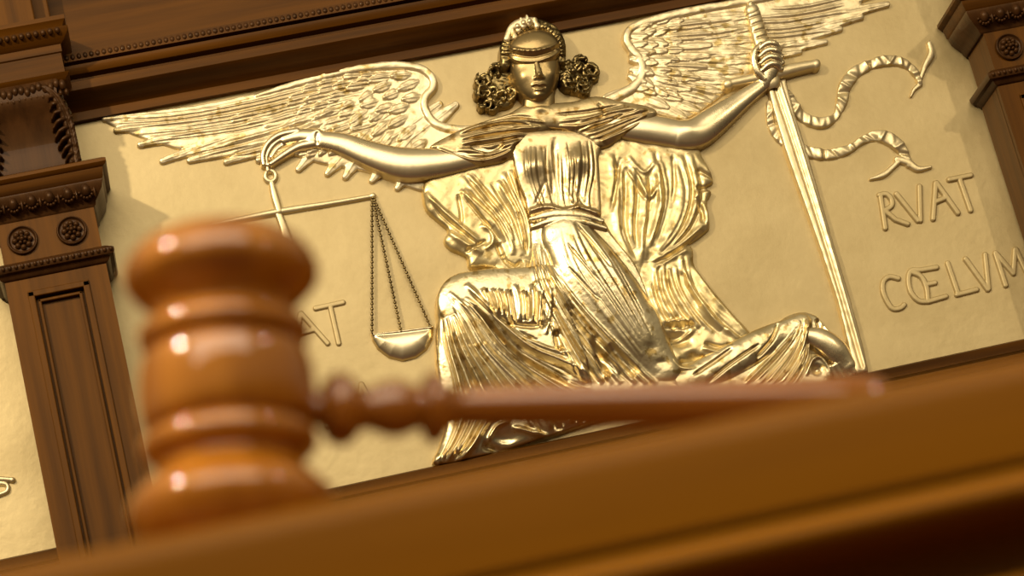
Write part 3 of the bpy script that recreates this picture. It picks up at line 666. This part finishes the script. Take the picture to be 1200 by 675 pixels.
# skirt: raised knee at left, long thigh to the right, cloth pleated between and below
f = Field(498, 240, 1012, 560, .032)
f.poly([(622, 250), (660, 246), (704, 252), (722, 276), (742, 300), (757, 335), (772, 375), (784, 405), (797, 440), (800, 462), (745, 476), (700, 490), (650, 507), (600, 522), (514, 542), (516, 520), (522, 495), (519, 450), (514, 410), (514, 365), (524, 346), (534, 330), (548, 318), (580, 314), (612, 322), (622, 300)], 12, 10, 22)
f.tube([(652, 340), (600, 349), (556, 352), (546, 354)], [30, 34, 36, 34], [20, 23, 25, 26], .30)
f.poly([(536, 340), (560, 334), (600, 330), (645, 330), (668, 370), (692, 446), (660, 432), (620, 414), (585, 388), (556, 356)], 27, 7, 22)
f.tube([(664, 275), (690, 318), (724, 366), (755, 405), (777, 432)], [30, 38, 40, 36, 24], [18, 20, 18, 14, 10], .62)
f.tube([(548, 362), (566, 400), (594, 440), (634, 480)], [36, 38, 34, 28], [21, 18, 13, 10], .40)
f.tube([(538, 366), (536, 420), (542, 480)], [24, 24, 22], [22, 17, 12], .40)
# waist sash
f.tube([(622, 257), (648, 252), (678, 253), (706, 259)], [2.5, 5, 5, 2.5], [27, 31, 31, 26], .5)
f.tube([(624, 266), (650, 259), (682, 261), (710, 268)], [2, 4, 4, 2], [26, 31, 31, 25], .5)
# pleats sweeping from the knee
f.fan([(528, 342), (566, 368), (606, 412), (690, 458), (720, 470)], [(517, 352), (521, 400), (534, 450), (540, 500)], 11, 3.4, 8.1, .2, seed=11)
f.ridge([(545, 335), (562, 354), (590, 385), (622, 410), (655, 424), (690, 440)], 3.2, 10); f.ridge([(556, 362), (585, 395), (615, 421), (645, 438), (690, 456)], 3.0, -10)
# short vertical folds across the lap
f.fan([(556, 335), (566, 352), (572, 368)], [(646, 335), (648, 360), (642, 396)], 9, 2.4, 4.6, seed=13)
f.ridge([(572, 368), (595, 380), (625, 384), (645, 378)], 2.6, -6); f.ridge([(598, 378), (612, 396), (640, 410), (668, 416)], 2.4, 4); f.ridge([(592, 372), (608, 391), (630, 402)], 1.8, -4)
# pleats falling between the legs
f.fan([(640, 268), (648, 315), (690, 372), (748, 428), (790, 462)], [(622, 290), (632, 345), (655, 400), (688, 462)], 9, 3.0, 8.1, seed=17)
f.ridge([(694, 395), (702, 415), (712, 440)], [3, 5], -12); f.ridge([(652, 395), (656, 410)], 3.5, -9, 0); f.ridge([(712, 405), (730, 425), (745, 440)], [3, 6], -9)
# fine pleats on the long thigh
f.fan([(652, 268), (664, 318), (700, 368), (750, 426)], [(690, 262), (716, 300), (738, 340), (764, 390)], 7, 2.0, 1.3, seed=19)
f.ridge([(672, 262), (694, 288), (716, 318)], 1.5, -4); f.ridge([(664, 288), (682, 312), (700, 335)], 1.3, -3.4); f.ridge([(665, 316), (684, 338), (702, 356)], 1.3, -3.4)
f.ridge([(702, 258), (722, 282), (745, 312), (764, 350), (776, 385)], 3, 3)
f.bump(762, 408, 7, 6, -1.5); f.bump(775, 425, 6, 4, -1.5)
# lower left hem, below the gavel handle
f.fan([(596, 470), (574, 500), (560, 522), (540, 540)], [(540, 470), (536, 496), (526, 520), (516, 538)], 5, 3, 8.1, seed=23)
f.fan([(610, 478), (625, 500), (632, 514)], [(740, 462), (728, 474), (716, 484)], 8, 2.6, 4.5, seed=41)
f.ridge([(600, 500), (622, 506), (650, 512)], 3, 6); f.ridge([(650, 506), (672, 504), (690, 494)], 3, 6); f.bump(592, 512, 16, 9, -12); f.ridge([(565, 520), (600, 526), (640, 518)], 5, -12, .1)
f.ridge([(572, 516), (582, 500), (596, 494)], 2.2, 6)
b_ = f
f = Field(770, 355, 1015, 470, .026)
f.poly([(785, 455), (800, 440), (835, 425), (855, 410), (880, 396), (900, 386), (915, 374), (930, 366), (945, 364), (960, 370), (970, 384), (988, 398), (1001, 416), (990, 405), (965, 396), (952, 396), (950, 410), (962, 414), (972, 425), (976, 445), (960, 462), (800, 480)], 10, 6, 14)
f.tube([(800, 448), (850, 425), (900, 398), (940, 378)], [16, 20, 18, 12], [10, 12, 13, 13], .6)
f.fan([(938, 368), (928, 392), (900, 420), (868, 450)], [(950, 368), (952, 395), (948, 425), (930, 456)], 8, 2.4, 6.2, seed=29)
f.ridge([(812, 440), (835, 425), (858, 408)], 2, -4); f.ridge([(828, 450), (855, 428), (890, 404)], 1.8, -4); f.ridge([(912, 378), (905, 398), (886, 420)], 1.8, -5)
f.ridge([(958, 372), (962, 383), (958, 390)], 2.6, -6); f.ridge([(966, 378), (975, 392)], 2, 4); f.ridge([(950, 372), (942, 400), (940, 440)], 2.4, 5)
f.bump(958, 432, 5, 5, -9); f.ridge([(945, 440), (952, 422), (962, 418), (972, 430), (976, 444)], 2, 4)
f.noise(.3, seed=4)
field_obj('skirt', [b_, f], G_CLOTH, FIG)

# --- sword
SW = empty('sword', tuple(U(955, 260, .02))); SW.location = Vector(SW.location); tmp = Vector(SW.location); SW.parent = PAN; SW.location = tmp-Vector(PAN.location)
f = Field(890, 85, 1025, 445, .016)
f.poly([(898, 95), (921, 92), (934, 140), (947, 180), (979, 290), (997, 350), (1012, 405), (1018, 434), (1003, 438), (982, 352), (962, 292), (923, 182), (910, 140)], 9, 3, 4, smooth=False)
f.ridge([(906, 96), (937, 190), (975, 310), (1010, 430)], 1.8, -3.5, 0); f.ridge([(914, 96), (944, 190), (980, 310), (1014, 430)], 1.2, 1.5, 0)
f.noise(.25, seed=9)
field_obj('blade', f, G_SWORD, SW)
f = Field(870, 2, 925, 100, .022)
f.tube([(884, 16), (890, 40), (898, 68), (905, 95)], [8.5, 9.5, 9.5, 10], [12, 13, 14, 14], .9)
for j in range(9): f.ridge([(876+j*3.0, 22+j*8), (884+j*2.7, 20+j*8), (895+j*2.7, 16+j*8)], 1.3, -2)
field_obj('grip', f, G_SWORD, SW)
f = Field(868, -6, 902, 30, .024); f.ball(882, 11, 8.5, 8.5, 12, 9); f.ball(880, 4, 4, 4, 12, 8); field_obj('pommel', f, G_SWORD, SW)
f = Field(842, 62, 970, 112, .026)
f.tube([(856, 96), (880, 91), (905, 86), (930, 79), (955, 74)], [5, 5.6, 6.5, 6.5, 5.2], 15, 1.0)
f.ball(854, 97, 6.5, 6.5, 15, 6); f.ball(957, 74, 5.5, 6, 15, 6); f.ball(905, 85, 9, 8, 17, 7)
field_obj('crossguard', f, G_SWORD, SW)

# --- ribbons fluttering from the hilt
def ribbon(path, wid, seed, extra=()):
    P = np.array(path, float)
    f = Field(P[:, 0].min()-14, P[:, 1].min()-14, P[:, 0].max()+14, P[:, 1].max()+14, .008, .0009)
    f.tube(path, wid, 4.5, .35)
    C = catmull(path, 6); rs = np.random.RandomState(seed)
    L = np.r_[0, np.cumsum(np.hypot(*(C[1:]-C[:-1]).T))]; q = 5
    while q < L[-1]-3:
        c = np.array([np.interp(q, L, C[:, 0]), np.interp(q, L, C[:, 1])]); c2 = np.array([np.interp(q+1, L, C[:, 0]), np.interp(q+1, L, C[:, 1])])
        t = c2-c; t /= max(np.hypot(*t), 1e-6); n = np.array([-t[1], t[0]]); sl = rs.uniform(-1, 1)*6
        a = c+n*7+t*sl; b = c-n*7-t*sl
        f.ridge([a, (a+b)/2, b], rs.uniform(1.8, 3.6), rs.choice([2.6, -2.4, 1.6, -3]), 0); q += rs.uniform(6, 13)
    for p, wd in extra: f.tube(p, wd, 4.5, .5)
    return field_obj('ribbon', f, G_SWORD, PAN)
ribbon([(914, 96), (924, 112), (934, 128), (948, 140), (966, 143), (980, 135), (987, 118), (991, 100), (1003, 84), (1020, 75), (1040, 70), (1060, 73), (1073, 84), (1079, 98)], [4, 5.5, 6, 5.5, 6, 4, 6.5, 7, 7, 5.5, 6, 5, 4, 2.5], 3,
       [([(1078, 96), (1084, 78), (1092, 62), (1090, 50)], [2, 2.6, 4, 3]), ([(1079, 98), (1072, 104), (1068, 112)], [2.5, 2, 1])])['label'] = 'upper curling ribbon tail'
ribbon([(902, 120), (903, 140), (911, 156), (926, 168), (948, 177), (972, 180), (995, 174), (1012, 163), (1030, 158), (1048, 165), (1060, 178), (1066, 192)], [3, 4, 5.5, 6.5, 6.5, 6, 5.5, 4, 5.5, 7, 6, 3.5], 5,
       [([(1052, 186), (1064, 189), (1076, 197), (1091, 195)], [3.5, 4, 3.2, 1.5]), ([(1056, 186), (1046, 196), (1036, 204), (1021, 209)], [3, 2.6, 3, 1.2])])['label'] = 'lower curling ribbon tail crossing the blade'

# --- scales of justice
SCL = empty('scales'); p = Vector(U(328, 247, .01)); SCL.parent = PAN; SCL.location = p-Vector(PAN.location)
f = Field(205, 215, 450, 285, .008)
f.tube([(219, 270), (270, 258.5), (328, 247), (385, 238), (437, 229)], [2.4, 2.8, 3.6, 3.0, 2.4], 4.5, .9)
f.ball(437, 229, 3.6, 3.6, 5, 3); f.ball(219, 270, 3.6, 3.6, 5, 3)
field_obj('beam', f, G_SWORD, SCL)
f = Field(300, 185, 350, 290, .008)
f.tube([(311, 186), (314, 200)], 2.4, 8, .9)
P = [(317+6.2*math.cos(a), 206+6.2*math.sin(a)) for a in np.linspace(0, 6.283, 14)]
f.tube(P, 2.4, 6, .9)
f.tube([(318, 213), (322, 230), (327, 247)], [3, 4.2, 4], 5.5, .8); f.tube([(325, 247), (331, 262), (337, 282)], [4, 4.6, 6], 4.5, .6)
field_obj('suspension_rod', f, G_SWORD, SCL)
def chain(a, b, lift=.009):
    a = Vector(U(*a, lift)); b = Vector(U(*b, lift)); n = max(4, int((b-a).length/.0042)); bm = bmesh.new()
    d = (b-a).normalized(); s_ = Vector((0, 1, 0)).cross(d)
    for i in range(n+1):
        c = a.lerp(b, i/n); k = (1.4, .9) if i % 2 else (.75, 1.5)
        add_ball(bm, c, .0019*k[0], .0022*k[1], .0026, 8, 6)
    return bm_obj('chain', bm, G_HAIR, SCL, smooth=True)
for ends in (((436, 232), (436, 390)), ((437, 232), (470, 388)), ((438, 232), (504, 382))): chain(*ends)
for ends in (((218, 273), (184, 424)), ((219, 273), (222, 425)), ((220, 273), (252, 418))): chain(*ends)
for dx, dy in ((0, 0), (-250, 36)):
    f = Field(430+dx, 378+dy, 515+dx, 428+dy, .009)
    f.poly([(435+dx, 391+dy), (470+dx, 387+dy), (508+dx, 382+dy), (507+dx, 396+dy), (500+dx, 409+dy), (488+dx, 418+dy), (472+dx, 422+dy), (456+dx, 418+dy), (443+dx, 408+dy), (437+dx, 398+dy)], 4, 9, 18, smooth=False)
    f.ridge([(436+dx, 391+dy), (470+dx, 388+dy), (507+dx, 383+dy)], 1.8, 3.5, 0)
    field_obj('scale_pan', f, G_SKIN, SCL)

# --- raised lettering
def letter(ch, strokes, r=3.0, step=.0008):
    A = np.array([p for s_ in strokes for p in s_], float)
    f = Field(A[:, 0].min()-6, A[:, 1].min()-6, A[:, 0].max()+6, A[:, 1].max()+6, .004, step)
    for s_ in strokes: f.tube(s_, r, 2.0, .7, raw=len(s_) < 4, flat=.35)
    o = field_obj('raised_letter', f, G_PLATE, PAN); o['label'] = 'raised letter '+ch; return o
letter('R', [[(1032, 228), (1038, 267)], [(1031, 228), (1039, 227), (1045, 233), (1045, 241), (1036, 247)], [(1038, 247), (1050, 257), (1064, 262)]])
letter('V', [[(1051, 227), (1076, 258)], [(1078, 218), (1079, 258)]])
letter('A', [[(1097, 214), (1094, 256)], [(1098, 214), (1123, 249)], [(1097, 236), (1109, 231)]])
letter('T', [[(1113, 210), (1138, 205)], [(1125, 209), (1138, 246)]])
letter('C', [[(1053, 326), (1043, 324), (1036, 329), (1035, 340), (1039, 351), (1046, 361), (1055, 361), (1060, 357)]])
letter('Œ', [[(1098, 313), (1080, 316), (1068, 317), (1065, 328), (1068, 342), (1077, 352), (1088, 353)], [(1070, 319), (1080, 324), (1086, 336), (1088, 352)], [(1086, 333), (1096, 331)], [(1088, 353), (1109, 347)]])
letter('L', [[(1111, 308), (1123, 343)], [(1122, 345), (1145, 339)]])
letter('V', [[(1132, 303), (1158, 339)], [(1155, 298), (1159, 338)]])
letter('M', [[(1167, 297), (1179, 334)], [(1167, 296), (1188, 320)], [(1190, 292), (1188, 320)], [(1191, 292), (1207, 326)]])
def word(txt, x, y, dx, dy, sc):
    S = {'F': [[(0, 0), (0, 1)], [(0, 0), (.55, 0)], [(0, .45), (.45, .45)]], 'I': [[(0, 0), (0, 1)]], 'A': [[(.3, 0), (0, 1)], [(.3, 0), (.6, 1)], [(.12, .6), (.48, .6)]], 'T': [[(0, 0), (.7, 0)], [(.35, 0), (.35, 1)]],
         'V': [[(0, 0), (.3, 1)], [(.6, 0), (.3, 1)]], 'S': [[(.5, .1), (.3, 0), (.08, .12), (.1, .36), (.4, .6), (.5, .82), (.28, 1), (.02, .9)]]}
    cx = 0
    for ch in txt:
        m = lambda u, v: (x+(cx+u)*dx[0]*sc+v*dy[0]*sc, y+(cx+u)*dx[1]*sc+v*dy[1]*sc)
        letter(ch, [[m(*p) for p in s_] for s_ in S[ch]])
        cx += {'I': .38}.get(ch, .92)
word('FI', 298, 384, (.98, -.20), (.22, .975), 41)
letter('A', [[(352, 368), (346, 408)], [(353, 367), (384, 402)], [(350, 391), (368, 386)]])
letter('T', [[(370, 361), (402, 354)], [(387, 358), (397, 402)]])
word('IVSTITIA', 223, 491, (.98, -.20), (.22, .975), 40)

# --- neighbouring gilded panel at the far left
PL = empty('relief_panel', (-1.1, .01, Z_RAIL)); tag(PL, 'gilded relief panel cut off by the left edge, left of the carved pilaster', 'relief')
plate(-1.45, X_LS0+.02, PL)
f = Field(-40, 545, 30, 595, .006, .0009)
f.tube([(-30, 561), (0, 561), (15, 562)], [3, 3.4, 2.6], 4, 1); f.tube([(-6, 566), (7, 567), (8, 575), (-4, 580)], 2.4, 3, 1); f.ball(14, 562, 3.4, 3.2, 4, 3)
field_obj('lamp_ornament', f, G_SWORD, PL)

# ------------------------------------------------------------------ gavel (foreground, out of focus)
def camv(v): return RT*v[0]+UP*v[1]+FW*v[2]
G0 = CAM+ray(266, 457)*.85
ph = math.radians(19); tt = math.radians(5.2)
AX = camv((-math.sin(tt)*math.cos(ph), math.cos(tt)*math.cos(ph), math.sin(ph))); AX /= np.linalg.norm(AX)
e1 = np.cross(AX, FW); e1 /= np.linalg.norm(e1)
if e1@RT < 0: e1 = -e1
e2 = np.cross(e1, AX)
if e2@FW < 0: e2 = -e2
th = math.radians(15.2); HD = e1*math.cos(th)+e2*math.sin(th)
hp = smooth_prof([(0, .0520), (.015, .0518), (.0225, .0500), (.0290, .0462), (.0325, .0412), (.0334, .0378), (.0326, .0345), (.0290, .0305), (.0250, .0268), (.0236, .0240)], 3)+smooth_prof([(.0236, .0236), (.0268, .0215), (.0288, .0190), (.0288, .0165), (.0276, .0145), (.0250, .0128)], 3)+smooth_prof([(.0250, .0126), (.0268, .0116), (.0284, .0090), (.0292, .0045), (.0294, 0)], 3)
hp = [(r_, h_*1.07) for r_, h_ in hp]
full = hp+[(r_, -h_) for r_, h_ in hp[::-1][1:]]
full = [(r_*(1-.28*h_), h_) for r_, h_ in full]
low = min((G0+AX*h_)[2]-r_*math.sqrt(max(0, 1-AX[2]**2)) for r_, h_ in full)
ZB = low
GV = empty('gavel', (G0[0], G0[1], ZB))
tag(GV, 'polished wooden gavel with ringed head and long turned handle, standing on the bench', 'gavel')
bm = bmesh.new(); add_lathe(bm, full, G0, AX, 96); bm_obj('gavel_head', bm, W_GAVEL, GV, smooth=True, angle=50)
HL = .2355
hand_prof = [(.006, .024), (.0065, .031), (.0098, .0325), (.0122, .036), (.0122, .0395), (.0100, .0425), (.0076, .0445), (.0072, .0475), (.0084, .0505), (.0096, .0545), (.0094, .059), (.0078, .0630), (.0076, .0655), (.0112, .0672), (.0122, .0695), (.0115, .072),
             (.0082, .0745), (.0068, .079), (.0072, .088), (.0077, .12), (.0085, .16), (.0093, .20), (.0098, .218), (.0094, .227), (.0074, .2330), (.0038, .2352), (0, HL)]
bm = bmesh.new(); add_lathe(bm, smooth_prof(hand_prof, 3), G0-AX*.0072, HD, 48); bm_obj('handle', bm, W_HANDLE, GV, smooth=True, angle=70)

# ------------------------------------------------------------------ judge's bench
r_ = ray(800, 500); YF = CAM[1]+r_[1]*((ZB-CAM[2])/r_[2])-.006
print('bench top z', ZB, 'front y', YF, 'gavel y', G0[1], 'handle end z', (G0+HD*HL)[2])
BN = empty('judge_bench', (-.4, YF+.02, 0)); BN.rotation_euler[2] = 0
tag(BN, 'moulded honey oak bench front rising across the foreground under the gavel', 'bench')
x0, x1 = -2.4, 1.8
bm = bmesh.new()
top = smooth_prof([(YF+.012, ZB), (YF+.0055, ZB-.0013), (YF+.0015, ZB-.0045), (YF, ZB-.009)], 5)
add_prism_x(bm, [(YF+.42, ZB)]+top+[(YF+.001, ZB-.0340), (YF+.42, ZB-.0340)], x0, x1)
bm_obj('bench_top', bm, W_BENCH, BN, smooth=True, angle=40)
bm = bmesh.new()
pr = smooth_prof([(YF+.016, ZB-.0345), (YF+.008, ZB-.0365), (YF-.003, ZB-.0380), (YF-.009, ZB-.0420), (YF-.009, ZB-.0465), (YF-.003, ZB-.0505), (YF+.008, ZB-.053), (YF+.016, ZB-.058), (YF+.018, ZB-.066), (YF+.010, ZB-.069), (YF-.003, ZB-.0705), (YF-.007, ZB-.0745), (YF-.003, ZB-.086), (YF+.012, ZB-.094)], 4)
add_prism_x(bm, pr+[(YF+.3, ZB-.094), (YF+.3, ZB-.0345)], x0, x1)
bm_obj('edge_moulding', bm, W_BENCH, BN, smooth=True, angle=40)
bm = bmesh.new(); add_box(bm, x0+.02, x1-.02, YF+.025, YF+.38, 0, ZB-.09)
bm_obj('front_panel', bm, W_BENCH, BN)
BN.rotation_euler[2] = math.radians(2.5)   # the bench stands slightly askew to the wall
